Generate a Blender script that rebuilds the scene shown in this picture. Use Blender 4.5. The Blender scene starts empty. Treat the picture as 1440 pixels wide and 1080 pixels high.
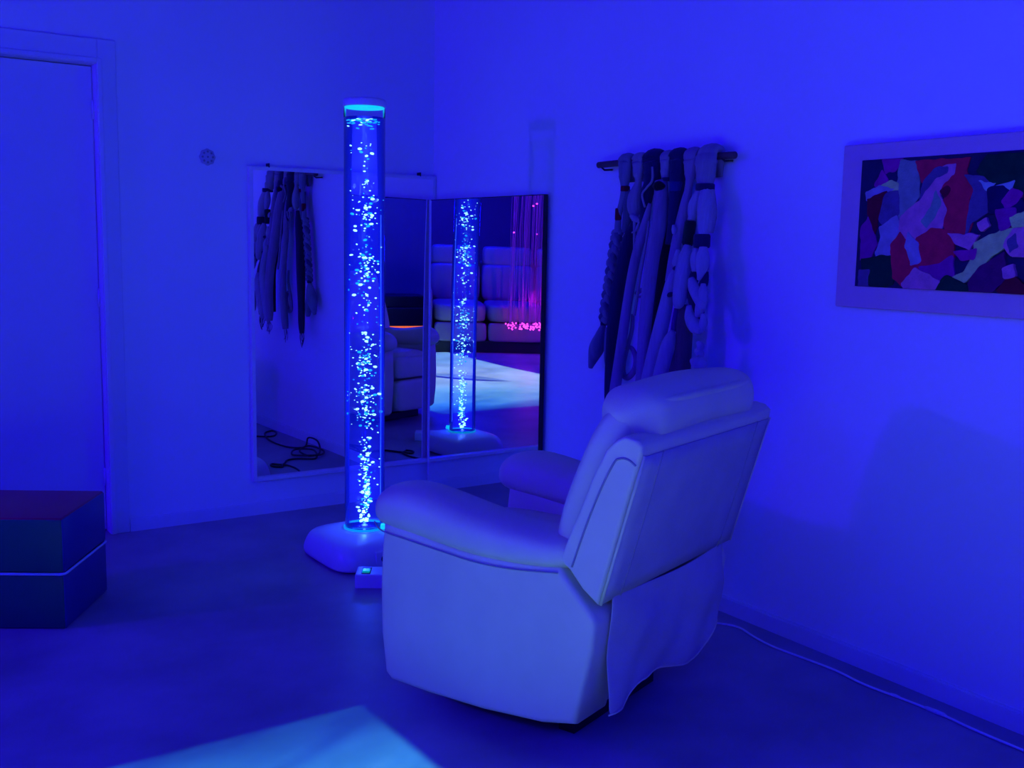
import bpy, bmesh, math, random
from mathutils import Vector, Matrix

random.seed(7)
S = bpy.context.scene
COL = S.collection
R = math.radians

# ------------------------------------------------------------------ camera
# world: room corner at the origin, back-left wall on y = 0, right wall on x = 0, floor z = 0
def make_camera():
    yaw, tilt, roll = R(34.106), R(7.531), R(-1.0395)
    f = Vector((math.sin(yaw)*math.cos(tilt), math.cos(yaw)*math.cos(tilt), -math.sin(tilt)))
    r = Vector((math.cos(yaw), -math.sin(yaw), 0))
    d = f.cross(r)
    c, s = math.cos(roll), math.sin(roll)
    r2 = r*c + d*s
    d2 = d*c - r*s
    m = Matrix((r2, -d2, -f)).transposed().to_4x4()
    m.translation = (-2.726, -4.777, 1.31)
    cd = bpy.data.cameras.new('camera')
    cd.sensor_fit = 'HORIZONTAL'
    cd.sensor_width = 36.0
    cd.lens = 36.0*1480.0/1440.0
    cd.clip_start = 0.05
    o = bpy.data.objects.new('camera', cd)
    o.matrix_world = m
    COL.objects.link(o)
    S.camera = o
make_camera()

# ------------------------------------------------------------------ world, exposure, main lights
w = bpy.data.worlds.new('world')
S.world = w
w.use_nodes = True
w.node_tree.nodes['Background'].inputs[0].default_value = (0, 0, 0, 1)
w.node_tree.nodes['Background'].inputs[1].default_value = 0
S.view_settings.view_transform = 'Standard'
S.view_settings.look = 'None'
S.view_settings.exposure = 0.0
S.view_settings.gamma = 1.0
S.view_settings.use_curve_mapping = False

LAMP_POS = Vector((-5.3, -0.50, 2.0))       # violet colour lamp on its stand, left of the frame
LAMP_RGB, LAMP_W = (0.025, 0.0, 1.0), 300
WASH_RGB, WASH_W = (0.0015, 0.0015, 1.0), 500   # added blue fill globes, out of view in the rear of the room
PROJ_POS = Vector((-2.48, -3.80, 2.55))      # projector under the ceiling
PROJ_W = 640
RECT = (-3.50, -1.456, -5.45, -2.166)        # projected picture on the floor: x0, x1, y0, y1

def light(name, kind, loc, rgb, watt, **kw):
    l = bpy.data.lights.new(name, kind)
    l.color = rgb
    l.energy = watt
    for k, v in kw.items():
        setattr(l, k, v)
    o = bpy.data.objects.new(name, l)
    o.location = loc
    COL.objects.link(o)
    return o

light('violet_lamp_light', 'POINT', LAMP_POS, LAMP_RGB, LAMP_W, shadow_soft_size=0.045)
WASH = [(-4.8, -3.6, 0.22), (-3.6, -5.6, 0.52), (-1.9, -6.0, 0.26)]   # added fill globes: x, y, share (built below)
GLOBE_R, GLOBE_Z = 0.30, 2.32

def projector_light():
    o = light('projector_light', 'SPOT', PROJ_POS, (1, 1, 1), PROJ_W,
              spot_size=R(110), spot_blend=0.0, shadow_soft_size=0.012)
    l = o.data
    l.use_nodes = True
    nt = l.node_tree
    N, L = nt.nodes, nt.links
    em = N['Emission']
    tc = N.new('ShaderNodeTexCoord')
    sep = N.new('ShaderNodeSeparateXYZ')
    L.new(tc.outputs['Normal'], sep.inputs[0])
    def m(op, a, b=None, clamp=False):
        n = N.new('ShaderNodeMath'); n.operation = op; n.use_clamp = clamp
        for i, v in enumerate((a, b)):
            if v is None: continue
            if isinstance(v, (int, float)): n.inputs[i].default_value = v
            else: L.new(v, n.inputs[i])
        return n.outputs[0]
    az = m('ABSOLUTE', sep.outputs[2])
    hgt = PROJ_POS.z
    # landing point on the floor, in metres from the projector's foot
    u = m('MULTIPLY', m('DIVIDE', sep.outputs[0], az), hgt)
    v = m('MULTIPLY', m('DIVIDE', sep.outputs[1], az), hgt)
    x0, x1, y0, y1 = RECT
    x0 -= PROJ_POS.x; x1 -= PROJ_POS.x; y0 -= PROJ_POS.y; y1 -= PROJ_POS.y
    e = 0.02
    def edge(val, lo):   # soft step 0..1 above lo
        return m('DIVIDE', m('SUBTRACT', val, lo), e, True)
    mask = m('MULTIPLY', m('MULTIPLY', edge(u, x0), edge(m('MULTIPLY', u, -1), -x1)),
             m('MULTIPLY', edge(v, y0), edge(m('MULTIPLY', v, -1), -y1)))
    # even floor illumination: undo the cos^3 falloff of the slanted beam
    comp = m('DIVIDE', 1.0, m('POWER', az, 3.0))
    # picture: sea of pale ripples, deeper blue towards the corner-side edge
    cmb = N.new('ShaderNodeCombineXYZ')
    L.new(m('MULTIPLY', m('ADD', u, m('MULTIPLY', v, 0.45)), 0.7), cmb.inputs[0]); L.new(m('MULTIPLY', m('SUBTRACT', v, m('MULTIPLY', u, 0.45)), 3.0), cmb.inputs[1])
    nz = N.new('ShaderNodeTexNoise')
    nz.inputs['Scale'].default_value = 1.5; nz.inputs['Detail'].default_value = 4
    L.new(cmb.outputs[0], nz.inputs['Vector'])
    t = m('DIVIDE', m('SUBTRACT', y1, v), y1 - y0)
    t = m('ADD', t, m('MULTIPLY', m('DIVIDE', m('SUBTRACT', x1, u), x1 - x0), 0.22))
    t = m('ADD', t, m('MULTIPLY', m('SUBTRACT', nz.outputs['Fac'], 0.5), 0.35))
    ramp = N.new('ShaderNodeValToRGB')
    cr = ramp.color_ramp
    cr.elements[0].position = 0.0; cr.elements[0].color = (0.006, 0.085, 0.22, 1)
    cr.elements[1].position = 1.0; cr.elements[1].color = (0.30, 0.80, 0.85, 1)
    a = cr.elements.new(0.14); a.color = (0.03, 0.30, 0.50, 1)
    a = cr.elements.new(0.34); a.color = (0.22, 0.80, 0.88, 1)
    a = cr.elements.new(0.62); a.color = (0.60, 1.0, 1.0, 1)
    L.new(t, ramp.inputs[0])
    # a leaf-shaped fish outline swimming in the picture
    lx = m('SUBTRACT', u, -2.66 - PROJ_POS.x); ly = m('SUBTRACT', v, -3.80 - PROJ_POS.y)
    ca, sa = math.cos(R(127)), math.sin(R(127))
    a1 = m('ADD', m('MULTIPLY', lx, ca), m('MULTIPLY', ly, sa))
    b1 = m('SUBTRACT', m('MULTIPLY', ly, ca), m('MULTIPLY', lx, sa))
    prof = m('SUBTRACT', 1.0, m('POWER', m('DIVIDE', a1, 0.50), 2.0), True)
    half = m('MULTIPLY', prof, 0.16)
    inside = m('LESS_THAN', m('ABSOLUTE', b1), half)
    rim = m('LESS_THAN', m('ABSOLUTE', m('ADD', b1, m('MULTIPLY', half, 0.6))), m('MULTIPLY', half, 0.28))
    mix = N.new('ShaderNodeMix'); mix.data_type = 'RGBA'
    L.new(m('MULTIPLY', inside, 0.75), mix.inputs[0]); L.new(ramp.outputs[0], mix.inputs[6]); mix.inputs[7].default_value = (0.16, 0.42, 0.46, 1)
    mix2 = N.new('ShaderNodeMix'); mix2.data_type = 'RGBA'
    L.new(m('MULTIPLY', rim, 0.95), mix2.inputs[0]); L.new(mix.outputs[2], mix2.inputs[6]); mix2.inputs[7].default_value = (0.004, 0.02, 0.06, 1)
    L.new(mix2.outputs[2], em.inputs['Color'])
    L.new(m('MULTIPLY', mask, comp), em.inputs['Strength'])
projector_light()

# ------------------------------------------------------------------ helpers
def link(o, parent=None):
    COL.objects.link(o)
    if parent is not None:
        o.parent = parent
    return o

def tag(o, label, cat, group=None):
    o['label'] = label
    o['category'] = cat
    if group:
        o['group'] = group
    return o

def struct(o):
    o['kind'] = 'structure'
    return o

def empty(name, loc, rz=0.0):
    o = bpy.data.objects.new(name, None)
    o.empty_display_size = 0.1
    o.location = loc
    o.rotation_euler = (0, 0, rz)
    return link(o)

def build(name, verts, faces, mat, parent=None, smooth=True, subsurf=0, bevel=0.0, mats=None, fmat=None, solid=0.0, seg=2, weighted=False):
    me = bpy.data.meshes.new(name)
    me.from_pydata([tuple(v) for v in verts], [], faces)
    bm = bmesh.new(); bm.from_mesh(me)
    bmesh.ops.recalc_face_normals(bm, faces=bm.faces)
    bm.to_mesh(me); bm.free()
    for mm in (mats or [mat]):
        me.materials.append(mm)
    if fmat:
        for p, i in zip(me.polygons, fmat): p.material_index = i
    for p in me.polygons: p.use_smooth = smooth
    o = bpy.data.objects.new(name, me)
    if solid:
        md = o.modifiers.new('solid', 'SOLIDIFY'); md.thickness = solid; md.offset = 0
    if bevel:
        md = o.modifiers.new('bevel', 'BEVEL'); md.width = bevel; md.segments = seg; md.limit_method = 'ANGLE'; md.angle_limit = R(40)
        md.harden_normals = False
    if subsurf:
        md = o.modifiers.new('subsurf', 'SUBSURF'); md.levels = subsurf; md.render_levels = subsurf
    if weighted:
        md = o.modifiers.new('weighted', 'WEIGHTED_NORMAL'); md.keep_sharp = True
    return link(o, parent)

def boxes(*bs):
    V, F = [], []
    for x0, x1, y0, y1, z0, z1 in bs:
        b = len(V)
        V += [(x0,y0,z0),(x1,y0,z0),(x1,y1,z0),(x0,y1,z0),(x0,y0,z1),(x1,y0,z1),(x1,y1,z1),(x0,y1,z1)]
        F += [tuple(b+i for i in q) for q in ((0,3,2,1),(4,5,6,7),(0,1,5,4),(1,2,6,5),(2,3,7,6),(3,0,4,7))]
    return V, F

def box(name, b, mat, parent=None, bevel=0.0, smooth=False, seg=2):
    v, f = boxes(b)
    return build(name, v, f, mat, parent, smooth=smooth, bevel=bevel, seg=seg)

def loft(rings, cap=True):
    n = len(rings[0]); V = [p for r in rings for p in r]; F = []
    for i in range(len(rings)-1):
        for j in range(n):
            k = (j+1) % n
            F.append((i*n+j, i*n+k, (i+1)*n+k, (i+1)*n+j))
    if cap:
        F.append(tuple(range(n))[::-1]); F.append(tuple((len(rings)-1)*n+j for j in range(n)))
    return V, F

def smooth_path(pts, sub=6):
    """Catmull-Rom through tuples of any length."""
    if len(pts) < 3: sub = max(sub, 4)
    P = [pts[0]] + list(pts) + [pts[-1]]
    out = []
    for i in range(1, len(P)-2):
        a, b, c, d = P[i-1], P[i], P[i+1], P[i+2]
        for s in range(sub):
            t = s/sub
            out.append(tuple(0.5*((2*b[k]) + (c[k]-a[k])*t + (2*a[k]-5*b[k]+4*c[k]-d[k])*t*t + (-a[k]+3*b[k]-3*c[k]+d[k])*t**3) for k in range(len(b))))
    out.append(tuple(P[-2]))
    return out

def tube(pts, radii, n=10, flat=1.0, closed=False):
    """Round tube along 3-D points; end rings close to rounded tips."""
    P = [Vector(p) for p in pts]
    if isinstance(radii, (int, float)): radii = [radii]*len(P)
    rings = []
    T0 = (P[1]-P[0]).normalized()
    ref = Vector((0, 0, 1)) if abs(T0.z) < 0.9 else Vector((1, 0, 0))
    nrm = (ref - T0*ref.dot(T0)).normalized()
    for i, p in enumerate(P):
        a = P[max(i-1, 0)]; b = P[min(i+1, len(P)-1)]
        T = (b-a).normalized() if (b-a).length > 1e-9 else T0
        nrm = (nrm - T*nrm.dot(T))
        nrm = nrm.normalized() if nrm.length > 1e-6 else T.orthogonal().normalized()
        bi = T.cross(nrm)
        rings.append([p + (nrm*math.cos(2*math.pi*j/n) + bi*math.sin(2*math.pi*j/n)*flat)*radii[i] for j in range(n)])
    return loft(rings)

def lathe(prof, n=32, cx=0, cy=0):
    rings = [[(cx + r*math.cos(2*math.pi*j/n), cy + r*math.sin(2*math.pi*j/n), z) for j in range(n)] for r, z in prof]
    return loft(rings)

def offset_poly(poly, d):
    """Inset a counter-clockwise or clockwise polygon by d along vertex normals."""
    n = len(poly); A = sum(poly[i][0]*poly[(i+1)%n][1]-poly[(i+1)%n][0]*poly[i][1] for i in range(n))
    s = 1 if A > 0 else -1
    out = []
    for i in range(n):
        p0, p1, p2 = Vector(poly[i-1]), Vector(poly[i]), Vector(poly[(i+1) % n])
        e1 = (p1-p0).normalized(); e2 = (p2-p1).normalized()
        n1 = Vector((-e1.y, e1.x))*s; n2 = Vector((-e2.y, e2.x))*s
        b = n1+n2
        b = b.normalized() if b.length > 1e-6 else n1
        k = 1/max(0.5, b.dot(n1))
        q = p1 + b*d*k
        out.append((q.x, q.y))
    return out

def slab_x(poly, x0, x1, r):
    """Profile in (y, z) extruded along x with rounded rims."""
    rings = []
    for x, d in ((x0, r), (x0+r*0.12, r*0.5), (x0+r*0.4, r*0.18), (x0+r, 0), (x1-r, 0), (x1-r*0.4, r*0.18), (x1-r*0.12, r*0.5), (x1, r)):
        rings.append([(x, a, b) for a, b in (offset_poly(poly, d) if d else poly)])
    return loft(rings)

def sup(cx, cy, hx, hy, n=28, e=2.6):
    """Superellipse outline in 2-D."""
    out = []
    for j in range(n):
        t = 2*math.pi*j/n; c, s = math.cos(t), math.sin(t)
        out.append((cx + hx*math.copysign(abs(c)**(2/e), c), cy + hy*math.copysign(abs(s)**(2/e), s)))
    return out

def chaikin(poly, it=2):
    for _ in range(it):
        q = []
        for i in range(len(poly)):
            a, b = poly[i], poly[(i+1) % len(poly)]
            q.append((a[0]*.75+b[0]*.25, a[1]*.75+b[1]*.25)); q.append((a[0]*.25+b[0]*.75, a[1]*.25+b[1]*.75))
        poly = q
    return poly

# ------------------------------------------------------------------ materials
def mat(name, rgb, rough=0.6, var=0.0, vscale=4.0, bump=0.0, bscale=60.0, stretch=(1, 1, 1), metal=0.0, emit=None, estr=0.0, spec=0.5, sheen=0.0):
    m = bpy.data.materials.new(name); m.use_nodes = True
    nt = m.node_tree; N, L = nt.nodes, nt.links
    b = N['Principled BSDF']
    b.inputs['Base Color'].default_value = (*rgb, 1)
    b.inputs['Roughness'].default_value = rough
    b.inputs['Metallic'].default_value = metal
    b.inputs['Specular IOR Level'].default_value = spec
    if sheen: b.inputs['Sheen Weight'].default_value = sheen
    tc = N.new('ShaderNodeTexCoord'); mp = N.new('ShaderNodeMapping'); mp.inputs['Scale'].default_value = stretch
    L.new(tc.outputs['Object'], mp.inputs[0])
    if var:
        n = N.new('ShaderNodeTexNoise'); n.inputs['Scale'].default_value = vscale; n.inputs['Detail'].default_value = 5
        L.new(mp.outputs[0], n.inputs['Vector'])
        rp = N.new('ShaderNodeValToRGB')
        rp.color_ramp.elements[0].position = 0.3; rp.color_ramp.elements[1].position = 0.7
        rp.color_ramp.elements[0].color = (*[c*(1-var) for c in rgb], 1)
        rp.color_ramp.elements[1].color = (*[min(1, c*(1+var)) for c in rgb], 1)
        L.new(n.outputs['Fac'], rp.inputs[0]); L.new(rp.outputs[0], b.inputs['Base Color'])
    if bump:
        n = N.new('ShaderNodeTexNoise'); n.inputs['Scale'].default_value = bscale; n.inputs['Detail'].default_value = 3
        L.new(mp.outputs[0], n.inputs['Vector'])
        bp = N.new('ShaderNodeBump'); bp.inputs['Strength'].default_value = bump; bp.inputs['Distance'].default_value = 0.004
        L.new(n.outputs['Fac'], bp.inputs['Height']); L.new(bp.outputs[0], b.inputs['Normal'])
    if emit:
        b.inputs['Emission Color'].default_value = (*emit, 1); b.inputs['Emission Strength'].default_value = estr
    return m

M = {}
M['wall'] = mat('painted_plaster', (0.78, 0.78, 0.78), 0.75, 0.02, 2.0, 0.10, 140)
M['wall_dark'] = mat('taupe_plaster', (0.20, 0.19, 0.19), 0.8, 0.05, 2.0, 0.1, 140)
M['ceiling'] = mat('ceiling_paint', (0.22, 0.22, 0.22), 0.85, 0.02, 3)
M['floor'] = mat('vinyl_floor', (0.30, 0.265, 0.30), 0.42, 0.24, 2.6, 0.06, 30, spec=0.35)
M['trim'] = mat('satin_paint', (0.70, 0.70, 0.72), 0.4, 0.02, 5)
M['door'] = mat('door_laminate', (0.66, 0.66, 0.68), 0.45, 0.02, 3)
M['mirror'] = mat('mirror_glass', (0.86, 0.87, 0.87), 0.0, metal=1.0)
M['mirror_edge'] = mat('dark_glass_edge', (0.01, 0.012, 0.012), 0.25)
M['frame'] = mat('pale_frame', (0.72, 0.70, 0.68), 0.4, 0.04, 20)
M['leather'] = mat('cream_leatherette', (0.76, 0.78, 0.43), 0.48, 0.05, 6, 0.10, 220)
M['leather_back'] = mat('cream_backing_cloth', (0.54, 0.52, 0.41), 0.8, 0.07, 9, 0.2, 260)
M['seam'] = mat('seam_piping', (0.34, 0.32, 0.29), 0.6, 0.04, 20)
M['black'] = mat('black_plastic', (0.012, 0.012, 0.014), 0.45, 0.1, 20)
M['dark_metal'] = mat('dark_metal', (0.03, 0.03, 0.035), 0.35, 0.1, 10, metal=0.6)
M['white_plastic'] = mat('white_plastic', (0.72, 0.72, 0.74), 0.35, 0.03, 10)
M['cord'] = mat('white_cord', (0.80, 0.80, 0.80), 0.5, 0.05, 30)
M['cable'] = mat('black_cable', (0.012, 0.012, 0.014), 0.5, 0.05, 30)

# ------------------------------------------------------------------ the room
XW, YS, ZC = -6.6, -7.7, 2.8
DX0, DX1, DZ = -2.56, -1.633, 2.04           # door opening in the back-left wall
v, f = boxes((XW, 0.12, YS, 0.12, -0.1, 0.0)); struct(build('floor', v, f, M['floor'], smooth=False))
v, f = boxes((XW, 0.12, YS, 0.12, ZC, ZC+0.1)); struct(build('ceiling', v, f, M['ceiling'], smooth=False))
v, f = boxes((DX1, 0.12, 0, 0.12, 0, ZC), (XW, DX0, 0, 0.12, 0, ZC), (DX0, DX1, 0, 0.12, DZ, ZC))
struct(build('wall_left', v, f, M['wall'], smooth=False))
v, f = boxes((0, 0.12, YS, 0, 0, ZC)); struct(build('wall_right', v, f, M['wall'], smooth=False))
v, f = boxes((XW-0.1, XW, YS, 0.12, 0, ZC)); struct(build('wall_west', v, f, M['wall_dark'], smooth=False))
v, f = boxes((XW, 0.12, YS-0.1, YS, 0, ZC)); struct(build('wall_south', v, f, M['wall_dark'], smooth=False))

v, f = boxes((-1.555, -0.012, -0.012, 0, 0, 0.055), (-1.555, -0.012, -0.008, 0, 0.055, 0.06))
struct(build('baseboard_left', v, f, M['trim'], smooth=False))
v, f = boxes((-0.012, 0, YS, -0.012, 0, 0.054), (-0.008, 0, YS, -0.012, 0.054, 0.06))
struct(build('baseboard_right', v, f, M['trim'], smooth=False))

# door frame: flat architrave, inner bead, jamb lining, stop; then the leaf
def door():
    t = 0.075
    v, f = boxes((DX1, DX1+t, -0.014, 0, 0, DZ+t+0.02), (DX0-t, DX0, -0.014, 0, 0, DZ+t+0.02), (DX0, DX1, -0.014, 0, DZ, DZ+t+0.02))
    fr = struct(build('trim_1', v, f, M['trim'], smooth=False, bevel=0.003))
    b = 0.016
    v, f = boxes((DX1-0.004, DX1+b, -0.022, -0.012, 0, DZ+b), (DX0-b, DX0+0.004, -0.022, -0.012, 0, DZ+b), (DX0, DX1-0.004, -0.022, -0.012, DZ-0.004, DZ+b))
    build('bead', v, f, M['trim'], fr, smooth=False, bevel=0.003)
    v, f = boxes((DX1-0.006, DX1, -0.012, 0.12, 0, DZ), (DX0, DX0+0.006, -0.012, 0.12, 0, DZ), (DX0, DX1, -0.012, 0.12, DZ-0.006, DZ))
    build('jamb_lining', v, f, M['trim'], fr, smooth=False)
    d = struct(box('door_1', (DX0+0.008, DX1-0.008, 0.062, 0.10, 0.006, DZ-0.009), M['door'], bevel=0.003))
    v, f = tube([(-2.47, 0.062, 1.03), (-2.47, 0.02, 1.03), (-2.44, 0.008, 1.03), (-2.36, 0.008, 1.03)], 0.009)
    build('door_handle', v, f, M['dark_metal'], d)
    for z in (0.25, 1.05, 1.85):
        v, f = lathe([(0.006, z-0.04), (0.006, z+0.04)], 12, DX1-0.010, 0.052)
        build('hinge', v, f, M['trim'], d)
door()

# ------------------------------------------------------------------ mirrors in the corner
def mirror_on_left():
    root = empty('wall_mirror', (-0.496, 0, 0.172))
    tag(root, 'large pale-framed wall mirror left of the corner, above the baseboard behind the bubble tube', 'mirror', 'corner mirrors')
    def P(name, b, m, bevel=0):
        x0, x1, y0, y1, z0, z1 = b
        return box(name, (x0+0.496, x1+0.496, y0, y1, z0-0.172, z1-0.172), m, root, bevel)
    x0, x1, z0, z1, w = -0.987, -0.004, 0.168, 1.648, 0.017
    P('backing', (x0+0.002, x1-0.002, -0.010, -0.001, z0+0.002, z1-0.002), M['frame'])
    # the large pane bows slightly forward towards its top and outer edge
    NX, NZ = 40, 60
    V, F = [], []
    for i in range(NZ+1):
        for j in range(NX+1):
            x = x0+w-0.002+(x1-x0-2*w+0.004)*j/NX; z = z0+w-0.002+(z1-z0-2*w+0.004)*i/NZ
            V.append((x+0.496, -0.0105-0.0130*max(0, z-0.42)**2-0.0106*min(0, x+0.60)**2, z-0.172))
    for i in range(NZ):
        for j in range(NX):
            a = i*(NX+1)+j; F.append((a, a+1, a+NX+2, a+NX+1))
    build('glass', V, F, M['mirror'], root)
    P('frame_side', (x0, x0+w, -0.034, -0.001, z0, z1), M['frame'], 0.002)
    P('frame_side', (x1-w, x1, -0.034, -0.001, z0, z1), M['frame'], 0.002)
    P('frame_rail', (x0+w, x1-w, -0.034, -0.001, z0, z0+w), M['frame'], 0.002)
    P('frame_rail', (x0+w, x1-w, -0.034, -0.001, z1-w, z1), M['frame'], 0.002)
    for x in (-0.893, -0.095):
        P('clip', (x-0.0025, x+0.0025, -0.037, -0.0005, z1-0.004, z1+0.016), M['dark_metal'], 0.001)
mirror_on_left()

def mirror_on_right():
    # stands a little out of square with its neighbour, the corner side proud of the wall
    root = empty('wall_mirror', (-0.0365, -0.037, 0.062), R(0.5))
    tag(root, 'slim-edged wall mirror right of the corner with dark outer edge, set lower', 'mirror', 'corner mirrors')
    Lm, z1 = 0.985, 1.468
    box('glass', (-0.004, 0.0, -Lm+0.004, -0.008, 0.008, z1-0.002), M['mirror'], root)
    box('backing', (0.0, 0.016, -Lm+0.003, -0.003, 0.003, z1-0.003), M['mirror_edge'], root)
    box('frame_side', (-0.009, 0.017, -0.009, 0, 0, z1), M['frame'], root, 0.002)
    box('frame_side', (-0.006, 0.017, -Lm, -Lm+0.005, 0, z1), M['mirror_edge'], root, 0.001)
    box('frame_rail', (-0.009, 0.017, -Lm+0.005, -0.009, 0, 0.009), M['frame'], root, 0.002)
    box('frame_rail', (-0.005, 0.017, -Lm+0.005, -0.009, z1-0.004, z1), M['mirror_edge'], root, 0.001)
mirror_on_right()

# small round perforated rosette on the wall
def rosette():
    root = empty('wall_rosette', (-1.171, 0, 1.677))
    tag(root, 'small round perforated disc fixed to the wall beside the door frame', 'wall disc')
    m = mat('rosette_plastic', (0.46, 0.46, 0.49), 0.5, 0.05, 20)
    hole_m = mat('rosette_hole', (0.26, 0.26, 0.28), 0.7)
    rings = []
    for r, y in ((0.034, -0.0005), (0.036, -0.004), (0.033, -0.009), (0.02, -0.011)):
        rings.append([(r*(1+0.05*math.cos(8*2*math.pi*j/48))*math.cos(2*math.pi*j/48), y, r*(1+0.05*math.cos(8*2*math.pi*j/48))*math.sin(2*math.pi*j/48)) for j in range(48)])
    v, f = loft(rings); build('plate', v, f, m, root)
    for k in range(9):
        a = 2*math.pi*k/8; r = 0.0235 if k < 8 else 0
        yy = -0.0105 if k < 8 else -0.0112
        rg = [[(r*math.cos(a)+q*math.cos(2*math.pi*j/10), y, r*math.sin(a)+q*math.sin(2*math.pi*j/10)) for j in range(10)] for q, y in ((0.0055, yy+0.002), (0.005, yy-0.0012))]
        v, f = loft(rg); build('hole', v, f, hole_m, root)
rosette()

# ------------------------------------------------------------------ bubble tube
def bubble_tube():
    cx, cy = -0.82, -0.88
    root = empty('bubble_tube', (cx, cy, 0))
    tag(root, 'tall water-filled bubble tube lamp glowing blue on a white rounded base', 'bubble lamp')
    z0, zw, zt = 0.128, 1.800, 1.842
    r = 0.0825
    base_m = mat('base_plastic', (0.66, 0.66, 0.68), 0.32, 0.03, 8, 0.05, 90)
    # rounded square base with a domed top
    rings = []
    for h, z, e in ((0.195, 0.0, 5), (0.212, 0.008, 5), (0.217, 0.03, 5), (0.205, 0.075, 4.6), (0.192, 0.098, 4.4), (0.175, 0.110, 4), (0.14, 0.119, 3.2), (0.105, 0.125, 2.4), (0.09, 0.127, 2)):
        rings.append([(x, y, z) for x, y in sup(0, 0, h, h*1.05, 48, e)])
    v, f = loft(rings); base = build('base', v, f, base_m, root, subsurf=1)
    # sockets on the side facing the room
    for sx in (-0.02, 0.045):
        rg = [[(sx+q*math.cos(2*math.pi*j/16), y, 0.052+q*math.sin(2*math.pi*j/16)) for j in range(16)] for q, y in ((0.017, -0.20), (0.017, -0.2275), (0.012, -0.2285))]
        v, f = loft(rg); build('socket', v, f, M['black'], base)
    box('socket_plate', (-0.06, 0.085, -0.2265, -0.20, 0.026, 0.082), base_m, base, 0.004)
    # water column: clear skin with a glossy reflection, water inside glowing with the LED light
    gm = bpy.data.materials.new('lit_water'); gm.use_nodes = True
    nt = gm.node_tree; N, L = nt.nodes, nt.links
    N.remove(N['Principled BSDF'])
    tr = N.new('ShaderNodeBsdfTransparent'); tr.inputs[0].default_value = (0.94, 0.96, 1.0, 1)
    gl = N.new('ShaderNodeBsdfGlossy'); gl.inputs['Roughness'].default_value = 0.03
    fr = N.new('ShaderNodeFresnel'); fr.inputs[0].default_value = 1.33
    mx = N.new('ShaderNodeMixShader'); L.new(fr.outputs[0], mx.inputs[0]); L.new(tr.outputs[0], mx.inputs[1]); L.new(gl.outputs[0], mx.inputs[2])
    L.new(mx.outputs[0], N['Material Output'].inputs['Surface'])
    ve = N.new('ShaderNodeEmission'); ve.inputs[0].default_value = (0.004, 0.012, 1.0, 1); ve.inputs[1].default_value = 3.2
    L.new(ve.outputs[0], N['Material Output'].inputs['Volume'])
    v, f = lathe([(r-0.006, z0), (r, z0+0.004), (r, zw)], 64)
    build('water_column', v, f, gm, root)
    n = 64
    v2, f2 = loft([[(r*math.cos(2*math.pi*j/n), r*math.sin(2*math.pi*j/n), z) for j in range(n)] for z in (zw+0.0005, zt)], cap=False)
    am = bpy.data.materials.new('clear_acrylic'); am.use_nodes = True
    nt = am.node_tree; N, L = nt.nodes, nt.links
    N.remove(N['Principled BSDF'])
    tr = N.new('ShaderNodeBsdfTransparent'); gl = N.new('ShaderNodeBsdfGlossy'); gl.inputs['Roughness'].default_value = 0.02
    fr = N.new('ShaderNodeFresnel'); fr.inputs[0].default_value = 1.12
    mx = N.new('ShaderNodeMixShader'); L.new(fr.outputs[0], mx.inputs[0]); L.new(tr.outputs[0], mx.inputs[1]); L.new(gl.outputs[0], mx.inputs[2]); L.new(mx.outputs[0], N['Material Output'].inputs[0])
    build('tube_rim', v2, f2, am, root)
    v, f = lathe([(r+0.001, zt), (r+0.003, zt+0.003), (r+0.003, zt+0.024), (r-0.002, zt+0.030), (r-0.02, zt+0.032)], 48)
    build('cap', v, f, M['white_plastic'], root)
    glow = mat('cyan_glow', (0.02, 0.2, 0.3), 0.4, emit=(0.004, 0.52, 0.80), estr=1.15)
    ring = mat('led_ring', (0.02, 0.2, 0.3), 0.3, emit=(0.0, 0.32, 0.72), estr=0.8)
    v, f = lathe([(r-0.004, zt-0.004), (r-0.004, zt-0.0005)], 48); build('cap_glow', v, f, glow, root)  # emissive disc stands in for cyan light reflected under the cap
    rg = []
    for k in range(9):
        a = 2*math.pi*k/8
        rr, zz = r+0.0025+0.002*math.cos(a), z0+0.004+0.005*math.sin(a)
        rg.append([(rr*math.cos(2*math.pi*j/48), rr*math.sin(2*math.pi*j/48), zz) for j in range(48)])
    v, f = loft(rg, cap=False); build('led_ring', v, f, ring, root)
    # drain cap on the ring, given the same emissive glow
    v, f = tube([(0.042, -0.075, 0.142), (0.058, -0.098, 0.144)], 0.0125, 16); build('drain_cap', v, f, glow, root)
    # bubbles
    rnd = random.Random(3)
    V, F, FM = [], [], []
    def bub(x, y, z, a, h, mi):
        n, m_ = 8, 5
        b0 = len(V); th = rnd.random()*3
        el = 0.7+0.6*rnd.random()
        sk = rnd.uniform(-0.5, 0.5)
        for i in range(1, m_):
            ph = math.pi*i/m_
            for j in range(n):
                t = 2*math.pi*j/n+th
                dx = a*math.sin(ph)*math.cos(t); dy = a*el*math.sin(ph)*math.sin(t)
                V.append((x+dx, y+dy, z+h*math.cos(ph)+sk*0.4*dx))
        V.append((x, y, z+h)); V.append((x, y, z-h))
        top, bot = len(V)-2, len(V)-1
        for i in range(m_-2):
            for j in range(n):
                k = (j+1) % n
                F.append((b0+i*n+j, b0+i*n+k, b0+(i+1)*n+k, b0+(i+1)*n+j)); FM.append(mi)
        for j in range(n):
            k = (j+1) % n
            F.append((top, b0+k, b0+j)); FM.append(mi)
            F.append((bot, b0+(m_-2)*n+j, b0+(m_-2)*n+k)); FM.append(mi)
    count = 0
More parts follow.
